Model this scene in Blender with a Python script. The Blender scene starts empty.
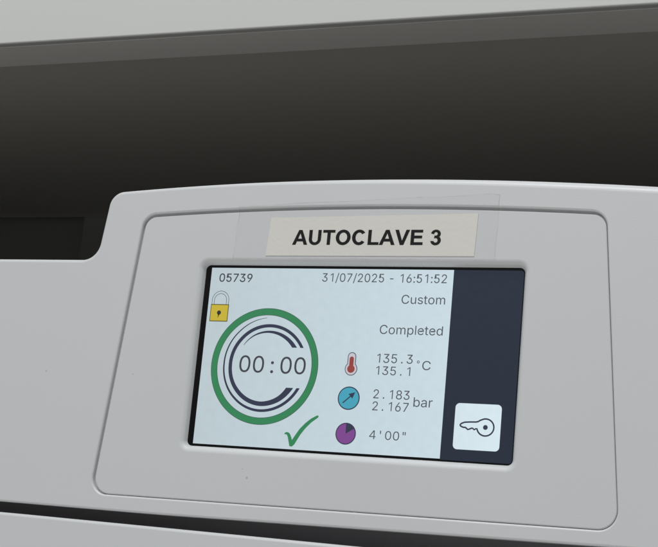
import bpy, bmesh, math, random
from mathutils import Vector, Matrix
from mathutils.geometry import tessellate_polygon, delaunay_2d_cdt
random.seed(4)
S = bpy.context.scene
COL = S.collection
H = 0.40                                   # height of the display's top edge above the machine's foot

def W(x, y, z=0.0):                        # millimetres: x right, y down, z into the machine -> metres
    return Vector((x, z, -y)) / 1000 + Vector((0, 0, H))

# ------------------------------------------------------------------ camera
R = [[0.923686, -0.091808, 0.371988], [0.010003, 0.976315, 0.216122], [-0.383019, -0.195908, 0.902727]]
C = [201.01, 84.331, -382.109]
def axis(v): return Vector((v[0], v[2], -v[1]))
cam = bpy.data.cameras.new('camera')
cam.sensor_width = 36; cam.lens = 78.195
cam.clip_start = 0.01; cam.clip_end = 50
co = bpy.data.objects.new('camera', cam); COL.objects.link(co)
m = Matrix((axis(R[0]), -axis(R[1]), -axis(R[2]))).transposed().to_4x4()
m.translation = W(*C)
co.matrix_world = m
S.camera = co

# ------------------------------------------------------------------ light: a dim room with ceiling lamps
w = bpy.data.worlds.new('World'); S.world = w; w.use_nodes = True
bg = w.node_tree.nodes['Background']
# room gradient, shaped to light the cabinet underside: bright below, dark level, paler above
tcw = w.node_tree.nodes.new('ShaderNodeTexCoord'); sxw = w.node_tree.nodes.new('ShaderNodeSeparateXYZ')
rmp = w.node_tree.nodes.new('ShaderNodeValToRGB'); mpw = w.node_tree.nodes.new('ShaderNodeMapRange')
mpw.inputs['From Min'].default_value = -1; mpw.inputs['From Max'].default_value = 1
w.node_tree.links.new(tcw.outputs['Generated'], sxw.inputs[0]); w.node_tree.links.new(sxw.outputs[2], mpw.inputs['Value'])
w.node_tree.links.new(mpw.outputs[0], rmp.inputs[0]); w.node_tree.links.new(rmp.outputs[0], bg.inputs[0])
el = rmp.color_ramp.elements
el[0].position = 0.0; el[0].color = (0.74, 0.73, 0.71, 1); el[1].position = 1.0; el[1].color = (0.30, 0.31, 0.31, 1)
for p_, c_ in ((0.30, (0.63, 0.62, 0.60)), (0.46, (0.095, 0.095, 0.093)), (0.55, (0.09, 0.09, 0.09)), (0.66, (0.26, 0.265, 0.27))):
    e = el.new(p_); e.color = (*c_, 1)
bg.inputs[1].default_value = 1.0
def lamp(name, pos, target, sx, sy, power, col):
    l = bpy.data.lights.new(name, 'AREA'); l.shape = 'RECTANGLE'; l.size = sx; l.size_y = sy
    l.energy = power; l.color = col
    o = bpy.data.objects.new(name, l); COL.objects.link(o)
    o.location = W(*pos)
    o.rotation_euler = (W(*target) - W(*pos)).to_track_quat('-Z', 'Y').to_euler()
lamp('ceiling_lamp', (60, -2000, -950), (50, 0, 0), 1.3, 0.6, 33, (1.0, 0.995, 0.985))
lamp('ceiling_lamp', (-900, -1750, -2600), (0, 0, 0), 1.3, 0.7, 17, (1.0, 0.995, 1.0))
S.view_settings.view_transform = 'Standard'; S.view_settings.look = 'None'
S.view_settings.exposure = 0.07; S.view_settings.gamma = 1

# ------------------------------------------------------------------ materials
def mat(name, col, rough=0.5, spec=0.5, bump=0.0, bscale=900, specks=0.0, vary=0.0, metal=0.0, rvar=0.0):
    M = bpy.data.materials.new(name); M.use_nodes = True
    n = M.node_tree.nodes; L = M.node_tree.links; b = n['Principled BSDF']
    b.inputs['Base Color'].default_value = (*col, 1); b.inputs['Roughness'].default_value = rough
    b.inputs['Specular IOR Level'].default_value = spec; b.inputs['Metallic'].default_value = metal
    tc = n.new('ShaderNodeTexCoord')
    last = None
    if vary or specks:
        nz = n.new('ShaderNodeTexNoise'); nz.inputs['Scale'].default_value = 14; nz.inputs['Detail'].default_value = 6
        nz.inputs['Roughness'].default_value = 0.6
        L.new(tc.outputs['Object'], nz.inputs['Vector'])
        mx = n.new('ShaderNodeMix'); mx.data_type = 'RGBA'
        mx.inputs['A'].default_value = (*[c * (1 - vary) for c in col], 1)
        mx.inputs['B'].default_value = (*[min(1, c * (1 + vary)) for c in col], 1)
        L.new(nz.outputs['Fac'], mx.inputs['Factor']); last = mx.outputs['Result']
    if specks:                              # small dirt specks, random in size
        for sc, th in ((95, 0.075), (42, 0.035)):
            vo = n.new('ShaderNodeTexVoronoi'); vo.inputs['Scale'].default_value = sc
            L.new(tc.outputs['Object'], vo.inputs['Vector'])
            sp = n.new('ShaderNodeSeparateColor'); L.new(vo.outputs['Color'], sp.inputs[0])
            ml = n.new('ShaderNodeMath'); ml.operation = 'MULTIPLY'; ml.inputs[1].default_value = th * specks
            pw = n.new('ShaderNodeMath'); pw.operation = 'POWER'; pw.inputs[1].default_value = 2.2
            L.new(sp.outputs[0], pw.inputs[0]); L.new(pw.outputs[0], ml.inputs[0])
            lt = n.new('ShaderNodeMath'); lt.operation = 'LESS_THAN'
            L.new(vo.outputs['Distance'], lt.inputs[0]); L.new(ml.outputs[0], lt.inputs[1])
            op = n.new('ShaderNodeMath'); op.operation = 'MULTIPLY'; L.new(lt.outputs[0], op.inputs[0])
            md = n.new('ShaderNodeMath'); md.operation = 'MULTIPLY'; md.inputs[1].default_value = .45
            L.new(sp.outputs[1], md.inputs[0]); L.new(md.outputs[0], op.inputs[1])
            m2 = n.new('ShaderNodeMix'); m2.data_type = 'RGBA'
            m2.inputs['B'].default_value = (col[0] * .35, col[1] * .34, col[2] * .33, 1)
            L.new(op.outputs[0], m2.inputs['Factor']); L.new(last, m2.inputs['A']); last = m2.outputs['Result']
    if last: L.new(last, b.inputs['Base Color'])
    if rvar:
        nr = n.new('ShaderNodeTexNoise'); nr.inputs['Scale'].default_value = 25; nr.inputs['Detail'].default_value = 8
        L.new(tc.outputs['Object'], nr.inputs['Vector'])
        mr = n.new('ShaderNodeMapRange'); mr.inputs['To Min'].default_value = rough - rvar; mr.inputs['To Max'].default_value = rough + rvar
        L.new(nr.outputs['Fac'], mr.inputs['Value']); L.new(mr.outputs[0], b.inputs['Roughness'])
    if bump:
        nb = n.new('ShaderNodeTexNoise'); nb.inputs['Scale'].default_value = bscale; nb.inputs['Detail'].default_value = 3
        L.new(tc.outputs['Object'], nb.inputs['Vector'])
        bp = n.new('ShaderNodeBump'); bp.inputs['Strength'].default_value = bump; bp.inputs['Distance'].default_value = 0.0005
        L.new(nb.outputs['Fac'], bp.inputs['Height']); L.new(bp.outputs[0], b.inputs['Normal'])
    return M

def lit(name, c0, c1=None, gx=(0, 0.0775), mott=0.0, rough=0.35):
    """a lit part of the LCD: gives off c0..c1 across its width, under a matt resistive touch foil"""
    M = bpy.data.materials.new(name); M.use_nodes = True
    n = M.node_tree.nodes; L = M.node_tree.links; b = n['Principled BSDF']
    b.inputs['Base Color'].default_value = (0.008, 0.008, 0.01, 1); b.inputs['Roughness'].default_value = rough
    b.inputs['Specular IOR Level'].default_value = 0.3
    b.inputs['Emission Strength'].default_value = 1.0
    b.inputs['Emission Color'].default_value = (*c0, 1)
    if c1:
        tc = n.new('ShaderNodeTexCoord'); sx = n.new('ShaderNodeSeparateXYZ'); L.new(tc.outputs['Object'], sx.inputs[0])
        mr = n.new('ShaderNodeMapRange'); mr.inputs['From Min'].default_value = gx[0]; mr.inputs['From Max'].default_value = gx[1]
        L.new(sx.outputs[0], mr.inputs['Value'])
        mx = n.new('ShaderNodeMix'); mx.data_type = 'RGBA'
        mx.inputs['A'].default_value = (*c0, 1); mx.inputs['B'].default_value = (*c1, 1)
        L.new(mr.outputs[0], mx.inputs['Factor'])
        nz = n.new('ShaderNodeTexNoise'); nz.inputs['Scale'].default_value = 420; nz.inputs['Detail'].default_value = 4
        L.new(tc.outputs['Object'], nz.inputs['Vector'])
        m3 = n.new('ShaderNodeMapRange'); m3.inputs['From Min'].default_value = .3; m3.inputs['From Max'].default_value = .7
        m3.inputs['To Min'].default_value = 1 - mott; m3.inputs['To Max'].default_value = 1 + mott
        L.new(nz.outputs['Fac'], m3.inputs['Value'])
        L.new(m3.outputs[0], b.inputs['Emission Strength'])
        L.new(mx.outputs['Result'], b.inputs['Emission Color'])
    return M

PLASTIC = mat('white_plastic', (0.585, 0.602, 0.617), 0.38, 0.5, 0.05, 2200, 0.8, 0.02, rvar=0.10)
PLATE = mat('plate_plastic', (0.577, 0.595, 0.609), 0.44, 0.45, 0.05, 2200, 0.8, 0.02, rvar=0.09)
DARK = mat('dark_body', (0.20, 0.19, 0.20), 0.7, 0.3, 0.1, 700)
BODY = mat('body_sheet', (0.08, 0.08, 0.078), 0.6, 0.2, 0.05, 300)
LABEL = mat('label_paper', (0.68, 0.675, 0.635), 0.6, 0.3, 0.12, 900, 0, 0.03)
INK = mat('label_ink', (0.006, 0.0055, 0.0065), 0.6, 0.1)
CAB = mat('cabinet_laminate', (0.605, 0.62, 0.607), 0.5, 0.35, 0.05, 600, 0.6, 0.015)
RAIL = mat('cabinet_edge', (0.86, 0.83, 0.80), 0.6, 0.3, 0.08, 500, 0, 0.02)
UNDER = mat('cabinet_underside', (0.70, 0.68, 0.63), 0.65, 0.3, 0.1, 300, 0, 0.03)
WALLM = mat('wall_paint', (0.36, 0.36, 0.35), 0.8, 0.2, 0.1, 200, 0, 0.03)
GLASS = mat('display_border', (0.005, 0.005, 0.006), 0.30, 0.2)
WHITE = lit('lit_background', (0.465, 0.55, 0.585), (0.55, 0.66, 0.72), mott=0.022)
NAVY = lit('lit_navy', (0.0135, 0.0215, 0.037), (0.0135, 0.0215, 0.037), mott=0.06)
GREY = lit('lit_grey_text', (0.075, 0.085, 0.095))
DGREY = lit('lit_dark_text', (0.045, 0.05, 0.058))
GREEN = lit('lit_green', (0.030, 0.205, 0.082))
GREENLINE = lit('lit_green_line', (0.05, 0.10, 0.075))
INDIGO = lit('lit_indigo', (0.028, 0.034, 0.065))
YELLOW = lit('lit_yellow', (0.52, 0.41, 0.035))
OLIVE = lit('lit_olive', (0.13, 0.11, 0.035))
BLACKISH = lit('lit_blackish', (0.025, 0.025, 0.02))
PALE = lit('lit_pale', (0.58, 0.68, 0.74))
PINKISH = lit('lit_pinkish', (0.52, 0.50, 0.56))
RED = lit('lit_red', (0.27, 0.05, 0.04))
CYAN = lit('lit_cyan', (0.055, 0.33, 0.44))
PURPLE = lit('lit_purple', (0.19, 0.055, 0.25))
BUTTON = lit('lit_button', (0.61, 0.72, 0.765), (0.64, 0.76, 0.82), gx=(.08, .095), mott=0.02)

def tape_mat(name, mixf, c):
    M = bpy.data.materials.new(name); M.use_nodes = True
    n = M.node_tree.nodes; L = M.node_tree.links
    b = n['Principled BSDF']; b.inputs['Base Color'].default_value = (*c, 1)
    b.inputs['Roughness'].default_value = 0.22; b.inputs['Specular IOR Level'].default_value = 0.5
    t = n.new('ShaderNodeBsdfTransparent'); t.inputs[0].default_value = (1, 1, 1, 1)
    mx = n.new('ShaderNodeMixShader'); mx.inputs[0].default_value = mixf
    if mixf > .1:                           # the cut edge is greyer and more opaque in patches
        tn = n.new('ShaderNodeTexCoord'); en = n.new('ShaderNodeTexNoise'); en.inputs['Scale'].default_value = 210
        L.new(tn.outputs['Object'], en.inputs['Vector']); er = n.new('ShaderNodeMapRange')
        er.inputs['From Min'].default_value = .42; er.inputs['From Max'].default_value = .68; er.inputs['To Min'].default_value = .06; er.inputs['To Max'].default_value = .24
        L.new(en.outputs['Fac'], er.inputs['Value']); L.new(er.outputs[0], mx.inputs[0])
    L.new(t.outputs[0], mx.inputs[1]); L.new(b.outputs[0], mx.inputs[2])
    L.new(mx.outputs[0], n['Material Output'].inputs['Surface'])
    gl = n.new('ShaderNodeBsdfGlossy'); gl.inputs['Roughness'].default_value = .16
    m2 = n.new('ShaderNodeMixShader'); m2.inputs[0].default_value = 0.022; L.new(mx.outputs[0], m2.inputs[1]); L.new(gl.outputs[0], m2.inputs[2])
    L.new(m2.outputs[0], n['Material Output'].inputs['Surface'])
    tc = n.new('ShaderNodeTexCoord'); nb = n.new('ShaderNodeTexNoise'); nb.inputs['Scale'].default_value = 120
    L.new(tc.outputs['Object'], nb.inputs['Vector'])
    bp = n.new('ShaderNodeBump'); bp.inputs['Strength'].default_value = 0.25; bp.inputs['Distance'].default_value = 0.0006
    L.new(nb.outputs['Fac'], bp.inputs['Height']); L.new(bp.outputs[0], b.inputs['Normal']); L.new(bp.outputs[0], gl.inputs['Normal'])
    return M
TAPE = tape_mat('clear_tape', 0.012, (.6, .6, .6))
TAPE_EDGE = tape_mat('tape_edge', 0.3, (.30, .29, .28))

# ------------------------------------------------------------------ helpers
def link(name, verts, faces, mats, parent=None, mi=None, normals=None, smooth=False):
    me = bpy.data.meshes.new(name)
    me.from_pydata([tuple(v) for v in verts], [], faces)
    for x in (mats if isinstance(mats, (list, tuple)) else [mats]): me.materials.append(x)
    if mi: me.polygons.foreach_set('material_index', mi)
    if smooth or normals: me.polygons.foreach_set('use_smooth', [True] * len(me.polygons))
    me.validate(); me.update()
    if normals and len(normals) == len(me.vertices):
        me.normals_split_custom_set_from_vertices([tuple(n) for n in normals])
    o = bpy.data.objects.new(name, me); COL.objects.link(o)
    if parent:
        o.parent = parent
        if not parent.parent: o.matrix_parent_inverse = Matrix.Translation(-parent.location)
    return o

def rounded(pts, n=10):
    """pts: (x, y, radius) -> dense closed outline"""
    out = []
    N = len(pts)
    for i in range(N):
        x, y, r = pts[i]
        p = Vector((x, y)); a = Vector(pts[i - 1][:2]); c = Vector(pts[(i + 1) % N][:2])
        if r <= 0: out.append((x, y)); continue
        u = (a - p).normalized(); v = (c - p).normalized()
        ang = u.angle(v); t = r / math.tan(ang / 2)
        t = min(t, .98 * (a - p).length, .98 * (c - p).length); r = t * math.tan(ang / 2)
        cen = p + (u + v).normalized() * (r / math.sin(ang / 2))
        s = p + u * t; e = p + v * t
        a0 = math.atan2(s.y - cen.y, s.x - cen.x); a1 = math.atan2(e.y - cen.y, e.x - cen.x)
        d = (a1 - a0 + math.pi) % (2 * math.pi) - math.pi
        for k in range(n + 1):
            out.append((cen.x + r * math.cos(a0 + d * k / n), cen.y + r * math.sin(a0 + d * k / n)))
    return out

def area(p): return sum(p[i - 1][0] * p[i][1] - p[i][0] * p[i - 1][1] for i in range(len(p))) / 2
def ccw(p): return p if area(p) > 0 else p[::-1]
def resample(p, step=3.0):
    out = []
    for i in range(len(p)):
        a = Vector(p[i]); b = Vector(p[(i + 1) % len(p)]); d = (b - a).length
        if d < 1e-6: continue
        k = max(1, int(d / step))
        for j in range(k): out.append(tuple(a.lerp(b, j / k)))
    return out
def outn(p):                               # outward normals of a ccw outline
    ns = []
    for i in range(len(p)):
        a = Vector(p[i - 1]); c = Vector(p[(i + 1) % len(p)]); t = (c - a).normalized()
        ns.append((t.y, -t.x))
    return ns

def shell(name, outer, holes, z, r, depth, material, parent, ex=None):
    """A moulded plate. outer: outline; z: front plane; r: edge round; depth: how far the sides run back.
    holes: list of (outline at the deep end, profile); a profile is a list of (outward distance, z below the front, nx, nz)."""
    V, F, NN = [], [], []
    q = 7
    prof = [(-r * (1 - math.sin(a)), r * (1 - math.cos(a)), math.sin(a), math.cos(a)) for a in [math.pi / 2 * k / q for k in range(q + 1)]]
    prof.append((0, depth, 1, 0))
    loops = []
    def rings(pts, nrm, prof, sgn, rf=None):
        first = None; prev = None
        for (d, dz, nx, nz) in prof:
            base = len(V)
            for (x, y), (ux, uy) in zip(pts, nrm):
                k = rf(x, y) if rf and dz < depth else 1
                V.append((x + ux * d * k, y + uy * d * k, z + dz * k)); NN.append((ux * nx * sgn, uy * nx * sgn, -nz))
            cur = list(range(base, base + len(pts)))
            if prev:
                for i in range(len(pts)):
                    j = (i + 1) % len(pts)
                    F.append((prev[i], cur[i], cur[j], prev[j]))
            else: first = cur
            prev = cur
        return first
    o = ccw(resample(outer)); loops.append(rings(o, outn(o), prof, 1, ex))
    for h, hp in holes:
        hh = ccw(resample(h)); loops.append(rings(hh, outn(hh), hp, -1))
    flat = [i for lp in loops for i in lp]; edges = []; b0 = 0
    for lp in loops:
        edges += [(b0 + i, b0 + (i + 1) % len(lp)) for i in range(len(lp))]; b0 += len(lp)
    res = delaunay_2d_cdt([Vector((V[i][0], V[i][1])) for i in flat], edges, [], 1, 1e-6)
    rims = [[V[i][:2] for i in lp] for lp in loops]
    for t in res[2]:
        c = sum((res[0][i] for i in t), Vector((0, 0))) / 3
        if inside(c, rims[0]) and not any(inside(c, h) for h in rims[1:]): F.append(tuple(flat[res[3][i][0]] for i in t))
    vs = [W(*v) for v in V]; ns = [Vector((a, c, -b)).normalized() for a, b, c in NN]
    FF = []
    for f in F:                            # face winding from the intended normals
        nn = sum((ns[i] for i in f), Vector())
        e = (vs[f[1]] - vs[f[0]]).cross(vs[f[2]] - vs[f[0]])
        FF.append(f if e.dot(nn) >= 0 else f[::-1])
    return link(name, vs, FF, material, parent, normals=ns)

def box(x0, x1, y0, y1, z0, z1):
    v = [W(x, y, z) for z in (z0, z1) for y in (y0, y1) for x in (x0, x1)]
    f = [(0, 1, 3, 2), (4, 6, 7, 5), (0, 4, 5, 1), (2, 3, 7, 6), (0, 2, 6, 4), (1, 5, 7, 3)]
    return v, f
def bevel_box(name, dims, material, parent=None, r=1.0, seg=3):
    v, f = box(*dims); o = link(name, v, f, material, parent)
    bm = bmesh.new(); bm.from_mesh(o.data)
    bmesh.ops.bevel(bm, geom=bm.edges[:], offset=r / 1000, segments=seg, profile=.5, affect='EDGES')
    bmesh.ops.recalc_face_normals(bm, faces=bm.faces)
    bm.to_mesh(o.data); bm.free()
    return o

class Flat:                                # flat printed or displayed marks, in layers above a surface
    def __init__(s, z): s.z = z; s.v = []; s.f = []; s.m = []
    def poly(s, contours, mi=0, layer=0):
        pts = [p for c in contours for p in c]
        tri = tessellate_polygon([[Vector((x, y, 0)) for x, y in c] for c in contours])
        b = len(s.v)
        for x, y in pts: s.v.append(W(x, y, s.z - 0.04 * layer))
        for t in tri:
            a, c, d = (pts[i] for i in t)
            cr = (c[0] - a[0]) * (d[1] - a[1]) - (c[1] - a[1]) * (d[0] - a[0])
            if abs(cr) < 1e-9: continue
            t = t if cr > 0 else t[::-1]   # y runs down: this order faces the viewer
            s.f.append(tuple(b + i for i in t)); s.m.append(mi)
        return s
    def done(s, name, mats, parent): return link(name, s.v, s.f, mats, parent, s.m)

def circ(x, y, r, n=72): return [(x + r * math.cos(2 * math.pi * k / n), y + r * math.sin(2 * math.pi * k / n)) for k in range(n)]
def rrect(x0, x1, y0, y1, r, n=8): return rounded([(x0, y0, r), (x1, y0, r), (x1, y1, r), (x0, y1, r)], n)
def stroke(pts, w):                        # w: width or list of widths along the line
    P = [Vector(p) for p in pts]; L_, R_ = [], []
    for i, p in enumerate(P):
        t = (P[min(i + 1, len(P) - 1)] - P[max(i - 1, 0)]).normalized(); n = Vector((-t.y, t.x))
        h = (w[i] if isinstance(w, list) else w) / 2
        L_.append(tuple(p + n * h)); R_.append(tuple(p - n * h))
    return L_ + R_[::-1]

GL = {"0":[453,[[[227,-7],[191,-3],[158,7],[130,24],[105,48],[85,77],[69,113],[57,155],[50,202],[48,254],[50,306],[57,353],[69,395],[85,431],[106,461],[130,484],[159,502],[191,512],[227,516],[262,512],[295,502],[323,484],[348,461],[368,431],[384,395],[396,353],[403,306],[405,254],[403,202],[396,155],[384,113],[368,77],[348,48],[323,24],[295,7],[263,-3]],[[227,50],[250,52],[271,60],[290,74],[306,92],[320,116],[330,144],[338,176],[342,213],[344,254],[342,295],[338,332],[330,365],[320,393],[306,416],[290,435],[271,449],[250,457],[227,460],[203,457],[182,449],[163,435],[147,416],[134,393],[123,365],[115,332],[111,295],[109,254],[111,213],[115,176],[123,144],[134,116],[147,92],[163,74],[182,60],[203,52]]]],
"1":[453,[[[255,0],[313,0],[313,509],[262,509],[130,425],[130,365],[255,443]]]],
"2":[453,[[[64,0],[64,47],[234,229],[252,248],[268,266],[282,282],[294,298],[303,312],[311,327],[316,341],[319,356],[320,371],[319,389],[315,405],[308,419],[298,431],[287,441],[273,449],[258,455],[241,458],[224,460],[205,458],[188,454],[172,447],[159,438],[148,427],[139,413],[132,398],[128,381],[127,362],[66,362],[68,391],[75,418],[86,442],[102,464],[121,482],[143,496],[168,507],[196,513],[225,516],[254,513],[281,507],[306,497],[328,482],[346,465],[361,445],[372,423],[379,398],[381,372],[380,354],[377,336],[371,318],[363,299],[351,280],[336,259],[317,235],[294,209],[267,180],[153,60],[153,57],[389,57],[389,0]]]],
"3":[453,[[[218,-7],[188,-5],[159,1],[133,10],[108,22],[88,38],[70,57],[57,79],[48,104],[44,132],[109,132],[112,115],[118,100],[126,87],[137,76],[150,66],[165,59],[182,54],[200,51],[219,50],[239,51],[258,55],[275,61],[291,69],[304,80],[315,93],[323,108],[328,125],[329,145],[328,163],[323,180],[316,196],[306,211],[292,223],[275,234],[254,241],[229,246],[201,248],[157,248],[157,299],[288,448],[288,452],[70,452],[70,509],[372,509],[372,461],[211,278],[211,289],[247,290],[279,286],[308,276],[333,262],[354,244],[371,222],[383,198],[391,173],[393,145],[390,116],[383,90],[370,66],[354,45],[333,27],[309,12],[281,2],[251,-5]]]],
"4":[453,[[[343,0],[343,118],[415,118],[415,170],[343,170],[343,509],[270,509],[38,165],[38,118],[285,118],[285,0]],[[285,170],[285,430],[102,170]]]],
"5":[453,[[[221,-7],[192,-5],[165,1],[140,11],[118,25],[99,41],[83,60],[71,82],[63,105],[60,130],[122,130],[125,115],[130,102],[138,89],[148,78],[160,68],[173,60],[188,54],[204,51],[221,50],[241,51],[259,56],[276,64],[291,75],[304,89],[314,104],[322,122],[326,141],[328,162],[326,183],[321,203],[314,221],[303,237],[290,251],[275,262],[257,270],[238,275],[218,277],[201,276],[184,273],[167,268],[152,262],[139,255],[128,246],[67,253],[96,509],[366,509],[366,452],[151,452],[134,301],[136,301],[148,311],[162,318],[178,325],[194,330],[212,333],[229,334],[252,332],[274,328],[294,321],[313,311],[330,299],[345,285],[358,269],[370,251],[379,231],[386,210],[390,187],[391,163],[388,132],[381,102],[369,76],[352,52],[332,32],[309,15],[282,3],[253,-4]]]],
"6":[453,[[[226,-7],[196,-4],[168,3],[142,15],[119,31],[100,51],[84,74],[73,101],[66,130],[64,162],[65,187],[71,212],[80,239],[93,268],[112,302],[137,340],[252,509],[322,509],[157,279],[165,288],[174,295],[184,302],[196,307],[208,311],[221,313],[235,314],[265,312],[291,305],[316,295],[337,280],[355,262],[370,240],[380,215],[387,187],[389,157],[387,127],[379,98],[368,73],[352,50],[333,30],[310,14],[284,3],[257,-4]],[[226,48],[245,50],[263,55],[279,63],[293,73],[304,86],[314,101],[322,119],[326,137],[327,157],[326,178],[322,196],[314,213],[304,228],[293,241],[279,251],[263,259],[245,264],[226,265],[207,264],[190,259],[174,252],[160,241],[148,229],[138,214],[131,197],[126,179],[125,158],[126,138],[131,119],[138,102],[148,86],[160,73],[174,63],[190,55],[207,50]]]],
"7":[453,[[[97,0],[323,448],[323,452],[62,452],[62,509],[391,509],[391,449],[165,0]]]],
"8":[453,[[[226,-7],[193,-5],[163,1],[136,11],[111,25],[91,42],[74,62],[62,84],[54,109],[52,135],[53,156],[58,176],[65,195],[75,212],[87,228],[101,241],[117,252],[134,260],[153,265],[153,267],[129,276],[109,289],[93,308],[80,330],[73,354],[70,380],[73,405],[79,429],[90,450],[106,469],[124,485],[146,498],[170,508],[197,514],[226,516],[255,514],[282,508],[306,498],[328,485],[346,469],[361,450],[373,429],[379,405],[382,380],[379,354],[372,330],[359,308],[343,289],[323,276],[300,267],[300,265],[319,260],[335,252],[351,241],[365,228],[377,212],[387,195],[395,176],[399,156],[401,135],[398,109],[391,84],[378,62],[362,42],[341,25],[317,11],[289,1],[259,-5]],[[226,49],[248,50],[267,54],[285,60],[300,69],[313,79],[323,91],[331,106],[335,121],[337,139],[335,157],[330,173],[322,189],[312,202],[298,213],[283,223],[265,230],[247,234],[226,235],[206,234],[187,230],[169,223],[154,213],[140,202],[130,189],[122,173],[117,157],[115,139],[117,121],[121,106],[129,91],[139,79],[152,69],[167,60],[185,54],[205,50]],[[226,290],[244,291],[260,294],[274,300],[287,308],[298,318],[307,330],[314,344],[318,359],[319,376],[318,392],[314,407],[308,420],[299,432],[288,442],[275,449],[260,455],[244,459],[226,460],[208,459],[192,455],[177,449],[164,442],[153,432],[145,420],[138,407],[134,392],[133,376],[134,359],[138,344],[145,330],[154,318],[165,308],[178,300],[193,294],[209,291]]]],
"9":[453,[[[227,516],[257,513],[285,506],[311,494],[334,478],[353,458],[369,435],[380,408],[387,379],[389,347],[388,322],[382,297],[373,270],[360,241],[341,207],[316,169],[201,0],[131,0],[296,230],[288,221],[279,214],[269,207],[257,202],[245,198],[232,196],[218,195],[188,197],[162,204],[137,214],[116,229],[98,247],[83,269],[73,294],[66,322],[64,352],[66,382],[74,411],[85,436],[101,459],[120,479],[143,495],[169,506],[196,513]],[[227,461],[208,459],[190,454],[174,446],[160,436],[149,423],[139,408],[131,390],[127,372],[126,352],[127,331],[131,313],[139,296],[149,281],[160,268],[174,258],[190,250],[208,245],[227,244],[246,245],[263,250],[279,257],[293,268],[305,280],[315,295],[322,312],[327,330],[328,351],[327,371],[322,390],[315,407],[305,423],[293,436],[279,446],[263,454],[246,459]]]],
"A":[480,[[[16,0],[201,509],[276,509],[463,0],[395,0],[287,302],[280,323],[272,346],[264,372],[255,402],[244,438],[232,478],[245,478],[233,437],[222,402],[213,371],[204,345],[197,322],[191,302],[85,0]],[[110,142],[110,199],[370,199],[370,142]]]],
"U":[518,[[[259,-8],[220,-6],[186,2],[154,15],[126,33],[103,55],[85,80],[71,108],[63,140],[60,173],[60,509],[124,509],[124,178],[126,155],[132,133],[141,113],[153,95],[169,80],[187,68],[208,59],[232,53],[259,52],[285,53],[309,59],[331,68],[349,80],[364,95],[377,113],[385,133],[391,155],[393,178],[393,509],[457,509],[457,173],[454,140],[446,108],[433,80],[414,55],[391,33],[363,15],[332,2],[297,-6]]]],
"T":[449,[[[32,452],[32,509],[417,509],[417,452],[257,452],[257,0],[193,0],[193,452]]]],
"O":[534,[[[267,-7],[225,-3],[186,7],[150,25],[119,49],[92,79],[70,115],[53,157],[44,203],[40,254],[44,305],[53,352],[70,393],[92,429],[119,459],[150,484],[186,501],[225,512],[267,516],[309,512],[348,501],[384,484],[415,459],[442,429],[464,393],[480,352],[490,305],[493,254],[490,203],[480,157],[464,115],[442,79],[415,49],[384,25],[348,7],[309,-3]],[[267,53],[296,55],[324,63],[349,76],[372,94],[392,116],[408,144],[420,176],[428,213],[430,254],[428,295],[420,332],[408,365],[392,392],[372,415],[349,433],[324,446],[296,453],[267,456],[237,453],[210,445],[184,433],[161,415],[142,392],[125,364],[113,332],[106,295],[103,254],[106,213],[113,176],[125,144],[142,117],[161,94],[184,76],[210,63],[237,55]]]],
"C":[510,[[[267,-7],[225,-3],[186,7],[150,25],[119,49],[92,79],[70,115],[53,157],[44,203],[40,254],[44,305],[53,352],[70,393],[92,429],[119,459],[150,484],[186,501],[225,512],[267,516],[293,514],[317,511],[340,504],[362,496],[383,485],[402,471],[419,456],[435,438],[448,418],[459,397],[467,373],[473,348],[408,348],[404,365],[397,380],[389,395],[380,407],[369,418],[357,428],[344,437],[330,444],[315,449],[300,453],[284,455],[267,456],[237,453],[209,445],[184,432],[161,414],[141,391],[125,364],[113,332],[106,295],[103,254],[106,213],[113,177],[125,145],[141,117],[161,94],[184,76],[210,63],[237,56],[267,53],[284,54],[300,56],[315,60],[330,65],[344,72],[357,81],[369,90],[380,102],[389,114],[397,128],[404,144],[408,160],[473,160],[467,135],[459,112],[448,91],[435,71],[420,53],[402,38],[383,24],[363,13],[341,5],[317,-2],[293,-6]]]],
"L":[393,[[[60,0],[60,509],[125,509],[125,57],[361,57],[361,0]]]],
"V":[480,[[[204,0],[16,509],[84,509],[192,206],[199,187],[207,164],[215,137],[225,106],[236,71],[248,31],[235,31],[247,71],[257,107],[267,138],[276,165],[283,187],[290,206],[395,509],[463,509],[278,0]]]],
"E":[419,[[[60,0],[60,509],[372,509],[372,452],[125,452],[125,286],[355,286],[355,229],[125,229],[125,57],[375,57],[375,0]]]],
"u":[410,[[[182,-5],[158,-3],[135,2],[115,11],[97,23],[82,39],[69,59],[60,82],[54,109],[53,139],[53,379],[114,379],[114,144],[116,117],[124,94],[137,75],[154,61],[175,53],[200,50],[218,51],[234,55],[249,62],[263,71],[274,83],[283,97],[290,113],[295,132],[296,153],[296,379],[357,379],[357,0],[298,0],[298,92],[307,92],[294,60],[277,35],[257,17],[234,5],[209,-3]]]],
"s":[365,[[[182,-8],[157,-7],[133,-3],[112,3],[93,12],[76,24],[62,38],[50,54],[41,73],[36,94],[94,107],[101,87],[111,72],[124,60],[141,52],[160,47],[181,45],[206,47],[227,53],[244,62],[258,74],[265,88],[268,103],[266,115],[262,126],[254,136],[243,144],[229,150],[212,155],[149,170],[118,180],[92,192],[72,208],[58,227],[50,249],[47,274],[49,295],[55,314],[65,332],[79,347],[95,360],[115,370],[137,378],[161,383],[187,384],[212,383],[234,379],[254,372],[271,363],[286,352],[299,339],[309,324],[318,308],[324,290],[268,277],[262,291],[254,304],[243,316],[228,325],[210,331],[187,333],[166,331],[147,326],[131,317],[119,305],[111,292],[109,277],[110,264],[115,253],[124,243],[136,235],[152,229],[172,223],[229,209],[261,200],[287,187],[306,171],[320,153],[328,131],[331,107],[329,85],[323,65],[312,47],[298,31],[281,18],[260,6],[236,-2],[210,-7]]]],
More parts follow.
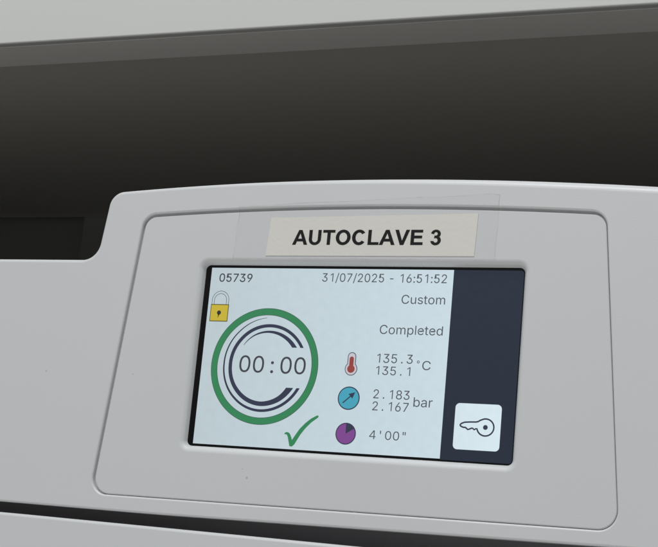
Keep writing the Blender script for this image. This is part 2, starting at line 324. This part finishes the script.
"t":[228,[[[204,379],[204,327],[6,327],[6,379]],[[65,471],[126,471],[126,98],[127,83],[130,70],[136,61],[144,55],[156,51],[170,50],[175,50],[180,50],[185,51],[191,52],[197,53],[202,54],[213,2],[207,0],[200,-2],[192,-3],[184,-3],[176,-4],[168,-4],[138,-1],[113,7],[92,21],[77,41],[68,64],[65,93]]]],
"o":[416,[[[207,-8],[174,-5],[144,3],[117,16],[93,35],[72,58],[56,85],[44,116],[37,150],[34,187],[37,225],[44,260],[56,291],[72,318],[93,341],[117,360],[144,374],[174,382],[207,384],[241,382],[271,374],[299,360],[323,341],[343,318],[359,291],[371,260],[379,225],[381,187],[379,150],[371,116],[359,85],[343,58],[323,35],[299,16],[271,3],[241,-5]],[[207,46],[231,49],[252,55],[270,66],[285,80],[298,97],[307,117],[314,139],[318,163],[319,187],[318,212],[314,236],[307,258],[298,278],[285,296],[270,310],[252,321],[231,328],[207,330],[184,328],[163,321],[145,310],[130,296],[118,278],[108,258],[102,236],[98,212],[96,187],[98,163],[102,139],[108,117],[118,97],[130,80],[145,66],[163,55],[184,49]]]],
"m":[610,[[[53,0],[53,379],[112,379],[112,295],[108,295],[114,314],[122,331],[132,346],[144,358],[158,368],[172,376],[187,382],[203,385],[219,386],[245,383],[268,375],[287,361],[303,342],[314,320],[321,295],[312,295],[318,312],[326,329],[337,343],[350,356],[364,366],[381,375],[398,381],[417,385],[437,386],[458,385],[478,380],[497,372],[514,361],[529,346],[541,328],[550,307],[555,283],[557,255],[557,0],[496,0],[496,254],[493,279],[485,298],[473,313],[456,323],[438,329],[419,330],[402,329],[387,326],[374,320],[363,312],[353,302],[345,290],[340,277],[336,263],[335,247],[335,0],[274,0],[274,260],[272,280],[265,297],[253,311],[238,322],[220,328],[199,330],[185,329],[171,326],[158,320],[145,312],[135,302],[126,289],[119,274],[115,257],[114,238],[114,0]]]],
"p":[425,[[[53,-143],[53,379],[112,379],[112,319],[118,319],[123,327],[130,336],[137,346],[147,355],[158,364],[171,373],[188,379],[207,383],[229,384],[259,382],[287,374],[313,361],[335,342],[354,320],[370,293],[381,261],[388,227],[390,189],[388,151],[381,116],[370,84],[355,57],[336,34],[313,16],[288,3],[260,-6],[229,-8],[208,-7],[189,-3],[173,4],[159,12],[147,21],[138,31],[130,41],[124,50],[118,59],[114,59],[114,-143]],[[220,47],[242,49],[262,55],[279,66],[294,80],[306,97],[316,117],[323,139],[327,163],[328,189],[327,215],[323,239],[316,261],[307,281],[295,298],[280,311],[262,322],[243,328],[220,330],[198,328],[178,322],[161,312],[147,299],[134,282],[125,263],[118,241],[114,216],[113,189],[114,162],[118,138],[125,115],[135,95],[147,78],[162,65],[179,55],[198,49]]]],
"l":[165,[[[53,0],[111,0],[111,509],[53,509]]]],
"e":[404,[[[212,-8],[177,-5],[145,3],[117,16],[92,35],[72,58],[56,85],[44,116],[37,150],[34,187],[36,224],[44,258],[55,290],[71,317],[91,340],[115,359],[142,373],[172,382],[205,384],[226,383],[246,380],[266,374],[285,366],[303,355],[319,341],[334,324],[347,305],[357,282],[365,256],[370,227],[371,194],[371,169],[75,169],[75,221],[338,221],[310,202],[308,226],[304,248],[298,269],[288,286],[277,301],[263,314],[246,323],[227,328],[205,330],[183,328],[164,323],[146,313],[131,301],[119,286],[109,270],[102,251],[97,231],[96,211],[96,178],[98,151],[102,127],[110,106],[121,88],[135,73],[151,61],[169,53],[190,48],[212,46],[227,47],[241,49],[254,53],[265,58],[276,65],[285,73],[294,82],[300,93],[306,105],[365,91],[358,72],[348,55],[335,39],[320,26],[302,14],[283,4],[261,-3],[237,-7]]]],
"d":[425,[[[195,-8],[165,-6],[137,3],[111,16],[89,34],[70,57],[55,84],[43,116],[36,151],[34,189],[36,227],[43,261],[55,293],[70,320],[89,342],[112,361],[137,374],[165,382],[196,384],[218,383],[237,379],[253,373],[267,364],[278,355],[287,346],[295,336],[301,327],[306,319],[311,319],[311,509],[372,509],[372,0],[313,0],[313,59],[307,59],[301,50],[295,41],[287,31],[277,21],[266,12],[252,4],[236,-3],[217,-7]],[[205,47],[226,49],[246,55],[263,65],[278,78],[290,95],[299,115],[306,138],[310,162],[312,189],[310,216],[306,241],[300,263],[290,282],[278,299],[263,312],[246,322],[227,328],[205,330],[182,328],[162,322],[145,311],[130,298],[118,281],[108,261],[102,239],[98,215],[96,189],[98,163],[102,139],[109,117],[118,97],[130,80],[145,66],[162,55],[182,49]]]],
"b":[425,[[[229,-8],[208,-7],[189,-3],[172,4],[159,12],[147,21],[138,31],[130,41],[123,50],[118,59],[112,59],[112,0],[53,0],[53,509],[114,509],[114,319],[118,319],[123,327],[130,336],[137,346],[147,355],[158,364],[171,373],[188,379],[207,383],[229,384],[259,382],[287,374],[313,361],[335,342],[354,320],[370,293],[381,261],[388,227],[390,189],[388,151],[381,116],[370,84],[355,57],[336,34],[313,16],[288,3],[260,-6]],[[220,47],[242,49],[262,55],[279,66],[294,80],[306,97],[316,117],[323,139],[327,163],[328,189],[327,215],[323,239],[316,261],[307,281],[295,298],[280,311],[262,322],[243,328],[220,330],[198,328],[178,322],[161,312],[147,299],[134,282],[125,263],[118,241],[114,216],[113,189],[114,162],[118,138],[125,115],[135,95],[147,78],[162,65],[179,55],[198,49]]]],
"a":[390,[[[160,-9],[137,-7],[115,-3],[94,5],[76,15],[60,29],[48,45],[38,63],[32,84],[30,108],[32,128],[36,146],[43,161],[53,174],[64,184],[78,193],[92,200],[108,206],[125,211],[143,214],[161,217],[178,220],[200,223],[218,225],[234,227],[247,229],[257,231],[265,235],[271,240],[274,246],[276,255],[276,257],[275,272],[272,285],[267,297],[260,307],[251,315],[240,322],[227,327],[212,330],[196,331],[178,330],[163,327],[149,322],[137,316],[127,309],[118,301],[110,292],[104,283],[100,274],[41,291],[51,313],[64,331],[79,346],[95,358],[114,368],[133,375],[153,380],[173,383],[194,384],[208,384],[223,382],[239,379],[255,375],[271,369],[286,360],[300,350],[312,336],[322,320],[330,301],[335,278],[337,251],[337,0],[277,0],[277,52],[272,52],[267,43],[260,34],[252,25],[242,16],[229,8],[215,1],[199,-4],[181,-7]],[[170,45],[192,47],[211,51],[228,59],[242,68],[254,80],[263,93],[270,108],[274,122],[276,138],[276,190],[272,187],[267,184],[259,182],[251,180],[241,178],[231,176],[221,174],[210,173],[200,171],[191,170],[182,169],[175,168],[161,166],[147,163],[134,159],[122,153],[112,147],[103,139],[97,130],[93,118],[92,105],[93,93],[96,82],[102,72],[109,64],[119,57],[130,52],[142,48],[156,46]]]],
"r":[259,[[[53,0],[53,379],[112,379],[112,321],[115,321],[124,339],[137,354],[152,367],[171,377],[191,383],[213,385],[218,385],[223,385],[229,384],[235,384],[240,384],[243,384],[243,322],[241,323],[236,324],[230,324],[223,325],[215,326],[207,326],[190,324],[174,321],[159,315],[146,306],[135,296],[126,284],[119,269],[115,254],[114,237],[114,0]]]],
":":[188,[[[95,-4],[83,-3],[73,1],[63,9],[55,18],[51,29],[50,41],[51,53],[55,64],[63,73],[73,81],[83,85],[95,87],[107,85],[118,81],[128,73],[135,64],[140,53],[141,41],[140,29],[135,18],[128,9],[118,1],[107,-3]],[[95,271],[83,272],[73,277],[63,284],[55,294],[51,304],[50,316],[51,328],[55,339],[63,349],[73,356],[83,360],[95,362],[107,360],[118,356],[128,349],[135,339],[140,328],[141,316],[140,304],[135,294],[128,284],[118,277],[107,272]]]],
"/":[250,[[[235,533],[71,-76],[14,-76],[178,533]]]],
"-":[453,[[[337,244],[337,188],[114,188],[114,244]]]],
".":[188,[[[95,-4],[83,-3],[73,1],[63,9],[55,18],[51,29],[50,41],[51,53],[55,64],[63,73],[73,81],[83,85],[95,87],[107,85],[118,81],[128,73],[135,64],[140,53],[141,41],[140,29],[135,18],[128,9],[118,1],[107,-3]]]],
"\u00b0":[316,[[[158,283],[138,285],[119,290],[101,298],[84,310],[70,324],[59,340],[50,358],[45,377],[43,397],[45,418],[50,437],[59,455],[70,472],[84,486],[101,497],[119,506],[138,511],[158,513],[179,511],[198,506],[216,497],[232,486],[246,472],[257,455],[266,437],[271,418],[273,397],[271,377],[266,358],[257,340],[246,324],[232,310],[216,298],[198,290],[179,285]],[[158,334],[170,335],[180,338],[190,343],[199,349],[207,357],[213,366],[218,376],[221,386],[222,397],[221,409],[218,420],[213,430],[207,439],[199,446],[190,453],[180,458],[170,461],[158,462],[147,461],[136,458],[126,453],[117,446],[109,439],[103,430],[98,420],[96,409],[95,397],[96,386],[98,376],[103,366],[109,357],[117,349],[126,343],[136,338],[147,335]]]],
"'":[207,[[[78,318],[70,509],[136,509],[128,318]]]],
"\"":[321,[[[78,318],[70,509],[136,509],[128,318]],[[193,318],[185,509],[250,509],[243,318]]]]}

def ell(cx_, cy_, rx, ry, a0=0, a1=360, n=48):
    full = a1 - a0 == 360
    return [(cx_ + rx * math.cos(math.radians(a0 + (a1 - a0) * k / n)), cy_ + ry * math.sin(math.radians(a0 + (a1 - a0) * k / n))) for k in range(n if full else n + 1)]
BOLD = {'A': (101, [[(0, 0), (21.5, 0), (29.5, 23), (70.5, 23), (79, 0), (101, 0), (61.5, 100), (39.5, 100)], [(36, 40), (64.5, 40), (50.3, 79)]]),
 'U': (101, [[(10, 100), (10, 40)] + ell(50.5, 38, 40.5, 40, 180, 360) + [(91, 40), (91, 100), (70.5, 100), (70.5, 40)] + ell(50.5, 37, 20, 22, 360, 180) + [(30.3, 40), (30.3, 100)]]),
 'T': (85, [[(32.5, 0), (53, 0), (53, 83), (82.5, 83), (82.5, 100), (3, 100), (3, 83), (32.5, 83)]]),
 'O': (108.6, [ell(54.3, 50, 48.5, 51.8), ell(54.3, 50, 27.2, 34)]),
 'C': (101, [ell(52, 50, 46, 51.8, 38, 322) + [(68.5, 29)] + ell(52, 50, 24.5, 34, 318, 42) + [(68.5, 71)]]),
 'L': (85, [[(10.5, 0), (81, 0), (81, 17), (31, 17), (31, 100), (10.5, 100)]]),
 'V': (93, [[(0, 100), (22, 100), (47, 27), (71.5, 100), (93, 100), (57.5, 0), (35.5, 0)]]),
 'E': (93, [[(10, 0), (87, 0), (87, 17), (30.5, 17), (30.5, 44), (81, 44), (81, 61), (30.5, 61), (30.5, 83), (85, 83), (85, 100), (10, 100)]]),
 '3': (77.6, [ell(37, 30, 32.5, 31.5, 192, 405, 40) + [(47, 54)] + ell(36.5, 73, 30, 27.5, -38, 172, 34) + [(24.5, 72)] + ell(36.5, 73.5, 12, 12.5, 160, -80, 24) + [(29, 61.5), (27, 45)] + ell(37, 30, 13.5, 15.8, 90, -160, 28) + [(5.5, 25)]])}
def inside(pt, poly):
    x, y = pt; c = False
    for i in range(len(poly)):
        (x1, y1), (x2, y2) = poly[i - 1], poly[i]
        if (y1 > y) != (y2 > y) and x < (x2 - x1) * (y - y1) / (y2 - y1) + x1: c = not c
    return c
def fatten(cs, d):
    out = []
    for i, c in enumerate(cs):
        hole = any(sum(inside(p, o) for p in c) > .8 * len(c) for j, o in enumerate(cs) if j != i)
        c = ccw([tuple(p) for p in c]); k = -d if hole else d
        c = [p for j, p in enumerate(c) if (Vector(p) - Vector(c[j - 1])).length > min(4, d * .3)]; n = len(c)
        r = []
        for j in range(n):
            a = Vector(c[j - 1]); p = Vector(c[j]); b = Vector(c[(j + 1) % n])
            t1 = (p - a).normalized(); t2 = (b - p).normalized()
            n1 = Vector((t1.y, -t1.x)); n2 = Vector((t2.y, -t2.x)); s = n1 + n2
            if s.length < .2: s = n1 * 2
            mlen = min(2.0, 2 / max(s.length, .3))
            r.append(tuple(p + s.normalized() * k * mlen))
        out.append(r)
    return out
def text(F, body, x0, x1, base, cap, mi=0, layer=1, mono=0, fat=0, top=509, font=None):
    """lays body from x0 to x1 (ink to ink), baseline at base, capitals cap high; mono: fixed advance"""
    pen = 0; gl = []
    for ch in body:
        if ch == ' ': pen += mono or (39 if font else 200); continue
        adv, cs = (font or GL)[ch]
        cs = fatten(cs, fat) if fat else cs
        off = (mono - adv) / 2 if mono else 0
        gl.append([[(x + pen + off, y) for x, y in c] for c in cs])
        pen += mono or adv
    xs = [x for g in gl for c in g for x, y in c]; a, b = min(xs), max(xs)
    sx = (x1 - x0) / (b - a); sy = cap / (top + 2 * fat)
    for g in gl: F.poly([[(x0 + (x - a) * sx, base - (y + fat) * sy) for x, y in c] for c in g], mi, layer)
    return F

# ------------------------------------------------------------------ setting: wall behind
def tag(o, label=None, cat=None, group=None, kind=None):
    if label: o['label'] = label
    if cat: o['category'] = cat
    if group: o['group'] = group
    if kind: o['kind'] = kind
    return o
ZW = 520
XS = -387.0
wp = [(-610, 30), (-610, ZW + 26), (XS, ZW + 26), (XS, ZW), (430, ZW), (430, 30)]  # side returns added out of view to keep room light off the underside
v = [W(x, y, z) for y in (-1100, 400) for x, z in wp]
tag(link('wall', v, [(i, i + 6, i + 7, i + 1) for i in range(5)], WALLM), kind='structure')

# ------------------------------------------------------------------ cabinet overhead
ZC, YC = 150.0, -141.0
def root(name, x, y, z):
    e = bpy.data.objects.new(name, None); COL.objects.link(e); e.location = W(x, y, z); e.empty_display_size = .05
    return e
cab = root('wall_cabinet', 0, YC, ZC + 150)
tag(cab, 'pale grey wall cabinet overhanging the autoclave, its underside in shadow', 'cabinet')
bevel_box('door', (-589, 409, YC - 620, YC, ZC, ZC + 4.5), CAB, cab, 0.9, 4)
bevel_box('front_rail', (-589, 409, YC - 60, YC - 0.6, ZC + 5.3, ZC + 31), RAIL, cab, 0.8, 2)
bevel_box('bottom_board', (-589, 409, YC - 30, YC - 12, ZC + 31.5, ZW - 1), UNDER, cab, 0.5, 1)
bevel_box('side_panel', (-608, -590, YC - 620, YC, ZC + 10, ZW - 1), CAB, cab, 0.8, 2)
bevel_box('side_panel', (410, 428, YC - 620, YC, ZC + 10, ZW - 1), CAB, cab, 0.8, 2)
bevel_box('top_board', (-589, 409, YC - 620, YC - 602, ZC + 10, ZW - 1), CAB, cab, 0.8, 2)

# ------------------------------------------------------------------ the autoclave
ac = root('autoclave', -65, 400, 200)
tag(ac, 'white autoclave with a raised touchscreen control panel and a name sticker above the screen', 'autoclave')
ZF, ZP = -2.8, -2.2                         # front plane of the cover, front plane of the inset plate
CX = 48.4
def mir(x): return 2 * CX - x
def arc(x, top, k=0.00043): return top + k * (x - CX) ** 2
XL, XR = -560.0, 330.0  # widened out of view to keep light out of the cabinet gap
cover = [(XL, -1.75, 6), (-40.05, -1.75, 6.0), (-37.45, arc(-37.45, -26.85), 5.2)]
cover += [(x, arc(x, -26.85), 0) for x in range(-30, 136, 4)]
cover += [(143.2, arc(141, -26.85), 5.2), (145.8, -1.75, 6.0), (XR, -1.75, 6)]
def bot(x): return 75.7 - 1.5 * max(0, min(1, (x + 10) / 135))
cover += [(XR, bot(XR), 4)] + [(x, bot(x), 0) for x in range(318, -550, -12)] + [(XL, bot(XL), 4)]
cover = rounded(cover, 14)
def seat(gt=0.0, gb=0.0, gl=0.0, gr=0.0):   # outline of the inset plate's seat; the plate sits low and right in it
    xa, ya = -24.35, arc(-24.35, -18.5, .00042)
    xb = mir(-24.05)
    pts = [(xa + gl, ya + gt, 4.8 - gt)]
    pts += [(x, arc(x, -18.5, .00042) + gt, 0) for x in range(-16, 114, 4)]
    pts += [(xb - gr, ya + gt, 4.8 - gt), (mir(-31.75) - gr, 70.1 - gb, 5.2), (-31.75 - .3 + gl, 71.1 - gb, 5.2)]
    return rounded(pts, 12)
rr = 0.6
q = 6
edge = [(rr * (1 - math.sin(a)), rr * (1 - math.cos(a)), math.sin(a), math.cos(a)) for a in [math.pi / 2 * k / q for k in range(q + 1)]] + [(0, 9.0, 1, 0)]
def soft(x, y):                             # the edge round is tight on the left and below, fuller along the top right
    if y > 40: return 0.7
    return 1.25 + 1.3 * max(0, min(1, (x - 10) / 100))
shell('front_cover', cover, [(seat(), edge)], ZF, 1.0, 26, PLASTIC, ac, ex=soft)
# seat floor under the plate's gap
op = rrect(-1.9, 98.4, -0.8, 54.6, 1.6)
shell('plate_seat', seat(-1, -1, -1, -1), [(rrect(-4, 100.5, -3, 56.8, 2), [(0, 0, 0, 1), (0, 0.3, 1, 0)])], ZF + 1.5, 0.01, 0.4, PLASTIC, ac)

# inset plate with the display opening: soft lip, then a drafted wall down to the glass
lip = []
for k in range(8):
    a = math.radians(52) * k / 7
    lip.append((2.15 - 1.55 * math.sin(a) / math.sin(math.radians(52)), 1.0 * (1 - math.cos(a)) / (1 - math.cos(math.radians(52))), math.sin(a) * .9, math.cos(a)))
lip.append((0.52, 1.12, .86, .5)); lip.append((0.0, 2.16, .90, .43))
shell('control_plate', seat(0.78, 0.16, 0.62, 0.16), [(op, lip)], ZP, 0.42, 2.1, PLATE, ac)

# lower door panel
def lowtop(x): return 79.0 + 1.15 * max(0, min(1, (x + 60) / 160))
low = [(XL, lowtop(XL), 4)] + [(x, lowtop(x), 0) for x in range(-548, 322, 12)] + [(XR, lowtop(XR), 4), (XR, 372, 14), (XL, 372, 14)]
shell('door_panel', rounded(low, 8), [], ZF - 0.2, 1.0, 26, PLASTIC, ac)
# dark chassis behind, stretched back to the wall to block light from below
bevel_box('chassis', (XL + 6, XR - 6, 4, 380, 24, ZW - 3), BODY, ac, 4, 3)
v, f = box(XL + 8, XR - 8, 66, 90, 7.0, 23.9)
link('gap_seal', v, f, DARK, ac)
for fx in (XL + 40, XR - 40):
    for fz in (60, 440):
        pts = circ(fx, fz, 16, 24); v = [W(x, y, z) for y in (380.2, 400) for x, z in pts]
        f = [tuple(range(24)), tuple(range(47, 23, -1))] + [(i, 24 + i, 24 + (i + 1) % 24, (i + 1) % 24) for i in range(24)]
        link('foot', v, f, DARK, ac)

# ---- display
v, f = box(-2.6, 99.1, -1.5, 55.3, 0.0, 5.0)
scr = link('touchscreen', v, f, GLASS, ac)
ZD = -0.04
Flat(ZD).poly([[(0, 0), (77.5, 0), (77.5, 53.84), (0, 53.84)]]).done('lit_background', [WHITE], scr)
Flat(ZD).poly([rounded([(77.52, 0, 0), (98.1, 0, .9), (98.1, 54.1, .9), (77.52, 54.1, 0)])]).done('side_bar', [NAVY], scr)
T1 = ZD
text(Flat(T1), '05739', 2.85, 14.0, 4.36, 2.6, fat=9).done('serial_number', [DGREY], scr)
text(Flat(T1), '31/07/2025 - 16:51:52', 36.9, 75.58, 3.9, 2.55, fat=2).done('date_and_time', [GREY], scr)
text(Flat(T1), 'Custom', 62.35, 75.56, 10.12, 2.62, fat=1).done('program_name', [GREY], scr)
text(Flat(T1), 'Completed', 56.45, 75.56, 19.1, 2.65, fat=1).done('status_text', [GREY], scr)
text(Flat(T1), '00:00', 12.66, 34.28, 31.78, 5.0, mono=447, fat=2).done('timer_digits', [DGREY], scr)
F = text(Flat(T1), '135.3', 56.4, 67.25, 27.5, 2.62, mono=455, fat=1)
text(F, '135.1', 56.4, 66.8, 31.0, 2.5, mono=455, fat=1)
text(F, 'C', 70.22, 72.75, 29.15, 2.6, fat=1)
F.poly([circ(68.95, 26.9, .42, 24), circ(68.95, 26.9, .22, 24)], 0, 1)
F.done('temperature_reading', [GREY], scr)
F = text(Flat(T1), '2.183', 56.2, 67.18, 37.84, 2.58, mono=455, fat=1)
text(F, '2.167', 56.2, 67.15, 41.3, 2.58, mono=455, fat=1)
text(F, 'bar', 68.5, 74.15, 39.72, 2.7, fat=1)
F.done('pressure_reading', [GREY], scr)
text(Flat(T1), "4'00\"", 56.0, 66.95, 49.5, 2.5, mono=455, fat=1).done('duration_reading', [GREY], scr)

# padlock
F = Flat(T1)
def arch(xc, hw, y0, ytop):
    return [(xc - hw, y0)] + [(xc - hw * math.cos(math.pi * k / 24), ytop + hw - hw * math.sin(math.pi * k / 24)) for k in range(25)] + [(xc + hw, y0)]
F.poly([stroke(arch(4.05, 2.8, 11.4, 7.25), .16)], 0, 1); F.poly([stroke(arch(4.05, 2.05, 11.4, 8.05), .16)], 0, 1)
F.poly([rrect(.98, 7.12, 11.3, 16.7, .2)], 1, 1); F.poly([rrect(1.25, 6.85, 11.6, 16.4, .1)], 2, 2)
F.poly([circ(4.02, 13.95, .68, 24)], 4, 3); F.poly([[(3.75, 14.4), (4.3, 14.4), (4.02, 15.0), (3.75, 15.75)]], 4, 3)
F.done('padlock_icon', [GREY, OLIVE, YELLOW, PALE, BLACKISH], scr)

# timer ring and its swooshes
cx, cy, ro = 20.77, 29.76, 17.5
F = Flat(T1)
F.poly([circ(cx, cy, ro, 160), circ(cx, cy, 15.35, 160)], 1, 1)
F.poly([circ(cx, cy, ro - .17, 160), circ(cx, cy, 15.52, 160)], 0, 2)
F.done('timer_ring', [GREEN, GREENLINE], scr)
def swoosh(F, keys, n=90):                  # keys: (angle in degrees ccw from 3 o'clock, outer radius, thickness)
    out, inn = [], []
    a0, a1 = keys[0][0], keys[-1][0]
    for i in range(n + 1):
        a = a0 + (a1 - a0) * i / n
        for (p, q_) in zip(keys, keys[1:]):
            if p[0] <= a <= q_[0]:
                t = (a - p[0]) / (q_[0] - p[0]); r = p[1] + (q_[1] - p[1]) * t; h = p[2] + (q_[2] - p[2]) * t; break
        c, s = math.cos(math.radians(a)), -math.sin(math.radians(a))
        out.append((cx + r * c, cy + r * s))
        b = a                               # the right-hand ends are cut level: the inner rim stops short
        for end, w_ in ((a0, 1 - (a - a0) / 25), (a1, 1 - (a1 - a) / 25)):
            sn = math.sin(math.radians(end))
            if w_ > 0 and math.cos(math.radians(end)) > .5 and h > .6:
                ai = math.degrees(math.asin(max(-1, min(1, sn * r / (r - h))))) % 360
                b += (ai - end % 360) * w_
        c, s = math.cos(math.radians(b)), -math.sin(math.radians(b))
        inn.append((cx + (r - h) * c, cy + (r - h) * s))
    F.poly([out + inn[::-1]], 0, 1)
F = Flat(T1)
swoosh(F, [(92, 14.6, .12), (130, 13.9, .35), (180, 13.45, .5), (230, 13.45, .65), (270, 13.7, .8), (310, 13.75, .9), (333.4, 13.75, .95)])
swoosh(F, [(25.2, 13.6, .95), (60, 13.1, .95), (90, 12.65, 1.0), (135, 12.0, 1.1), (180, 11.65, 1.15), (225, 11.65, 1.25), (270, 11.95, 1.35), (300, 12.0, 1.6), (328.9, 11.9, 1.9)])
swoosh(F, [(29.7, 11.7, 1.35), (60, 11.15, 1.0), (90, 10.65, .65), (115, 10.2, .4), (140, 9.6, .15)])
F.done('timer_swoosh', [INDIGO], scr)
# tick
ck = [(29.51, 49.58), (29.75, 49.1), (30.17, 48.89), (30.84, 48.95), (31.25, 49.25), (31.57, 49.71), (31.9, 50.4), (32.17, 51.11), (32.9, 49.87), (34.25, 47.76), (35.89, 46.0), (37.57, 44.6), (39.29, 43.63), (39.75, 43.6), (39.9, 43.85), (39.7, 44.25), (37.69, 45.79), (36.05, 47.55), (34.68, 49.42), (33.59, 51.39), (33.04, 52.38), (32.32, 53.02), (31.53, 52.94), (31.35, 52.3), (31.11, 51.53), (30.75, 50.3), (30.45, 49.75), (30.1, 49.55)]
Flat(T1).poly([ck], 0, 1).done('tick_mark', [GREEN], scr)
# thermometer
F = Flat(T1)
def thermo(rb, ht, yt):
    yb = 29.62; a0 = math.asin(min(1, ht / rb)); pts = []
    for k in range(33):
        a = -math.pi / 2 + a0 + (2 * math.pi - 2 * a0) * k / 32
        pts.append((48.62 + rb * math.cos(a), yb + rb * math.sin(a)))
    pts += [(48.62 - ht * math.cos(math.pi * k / 10) , yt + ht - ht * math.sin(math.pi * k / 10)) for k in range(11)]
    return pts
F.poly([thermo(1.95, 1.32, 24.7)], 0, 1); F.poly([thermo(1.72, 1.08, 24.95)], 1, 2)
F.poly([thermo(1.16, .66, 26.0)], 2, 3); F.done('thermometer_icon', [GREY, PINKISH, RED], scr)
# gauge
F = Flat(T1)
F.poly([circ(48.72, 38.15, 3.4)], 1, 1); F.poly([circ(48.72, 38.15, 3.08)], 0, 2)
F.poly([stroke([(47.0, 39.6), (49.4, 37.45)], .34)], 1, 3)
F.poly([[(50.62, 36.35), (49.85, 38.25), (49.25, 37.55), (48.55, 36.95)]], 1, 3)
F.done('pressure_icon', [CYAN, INDIGO], scr)
F = Flat(T1)
F.poly([circ(48.76, 48.4, 3.15)], 1, 1); F.poly([circ(48.76, 48.4, 2.85)], 0, 2)
F.poly([[(48.76, 48.4)] + [(48.76 + 3.0 * math.sin(math.radians(a)), 48.4 - 3.0 * math.cos(math.radians(a))) for a in range(-2, 62, 4)]], 1, 3)
F.done('clock_icon', [PURPLE, INDIGO], scr)
# key button
Flat(T1).poly([rrect(81.0, 94.35, 38.05, 50.95, 1.25)], 0, 1).done('key_button', [BUTTON], scr)
key = [(82.75, 44.3), (82.72, 44.1), (82.85, 43.9), (83.2, 43.65), (83.96, 43.34), (85.5, 43.2), (87.3, 43.12), (87.9, 42.95), (88.35, 42.63)]
key += [(90.02 + 2.42 * math.cos(a), 44.5 + 2.36 * math.sin(a)) for a in [math.radians(-125 + 290 * k / 36) for k in range(1, 36)]]
key += [(87.6, 44.95), (87.25, 45.02), (86.9, 45.3), (86.45, 44.95), (86.1, 44.88), (85.55, 45.15), (85.0, 45.33), (84.55, 44.95), (84.2, 44.76), (83.7, 44.78), (83.2, 44.6), (82.9, 44.45)]
F = Flat(T1)
kn = outn(ccw(key)); kk = ccw(key)
F.poly([[(x + a * .22, y + b * .22) for (x, y), (a, b) in zip(kk, kn)], [(x - a * .22, y - b * .22) for (x, y), (a, b) in zip(kk, kn)]], 0, 2); F.poly([circ(90.02, 44.5, .68, 28)], 0, 2)
F.done('key_icon', [INDIGO], scr)

# ---- name sticker and the clear tape over it
sv = [(19.35, -15.15), (84.2, -16.05), (83.8, -3.55), (18.65, -3.4)]
zl = ZP - 0.16
v = [W(x, y, z) for z in (zl, ZP - 0.01) for x, y in sv]
st = link('name_sticker', v, [(3, 2, 1, 0)[::-1], (4, 5, 6, 7)[::-1]] + [(i, (i + 1) % 4, 4 + (i + 1) % 4, 4 + i) for i in range(4)], LABEL, ac)
bm = bmesh.new(); bm.from_mesh(st.data); bmesh.ops.recalc_face_normals(bm, faces=bm.faces); bm.to_mesh(st.data); bm.free()
text(Flat(zl), 'AUTOCLAVE 3', 27.05, 73.6, -6.75, 4.55, layer=1, top=100, font=BOLD, fat=1.0).done('lettering', [INK], st)

def plate_top(x): return arc(x, -18.0, .00042)
V, Fc, Mi = [], [], []
rim = 0.0022
ts = [0, rim] + [k / 66 for k in range(1, 66)] + [1 - rim, 1]
us = [0, .008] + [k / 30 for k in range(1, 30)] + [.99, 1]
for t in ts:
    for u in us:
        y0 = -18.7 - 3.1 * t + .12 * math.sin(17 * t) + (.5 * max(0, t - .96) / .04 if t > .96 else 0)
        y1 = -2.3 + .12 * math.sin(23 * t) + .08 * math.sin(61 * t)
        x = 8.4 + (90.4 - 8.4) * t - .5 * u + .10 * math.sin(11 * u + 3 * t) * abs(2 * t - 1)
        y = y0 + (y1 - y0) * u
        d = y - (plate_top(x) - .75)
        s = max(0, min(1, d / 1.5)); s = s * s * (3 - 2 * s)
        bulge = .18 * max(0, 1 - abs(d - .5) / .8) * (.4 + .6 * math.sin(9 * x) * math.sin(2.3 * x + 1))
        z = (ZF - .06) * (1 - s) + (ZP - .24) * s + bulge
        V.append(W(x, y, z))
nu = len(us)
for i in range(len(ts) - 1):
    for j in range(nu - 1):
        a = i * nu + j
        Fc.append((a, a + 1, a + nu + 1, a + nu)); Mi.append(1 if i in (0, len(ts) - 2) or j in (0, nu - 2) else 0)
tp = link('clear_tape', V, Fc, [TAPE, TAPE_EDGE], ac, Mi, smooth=True)
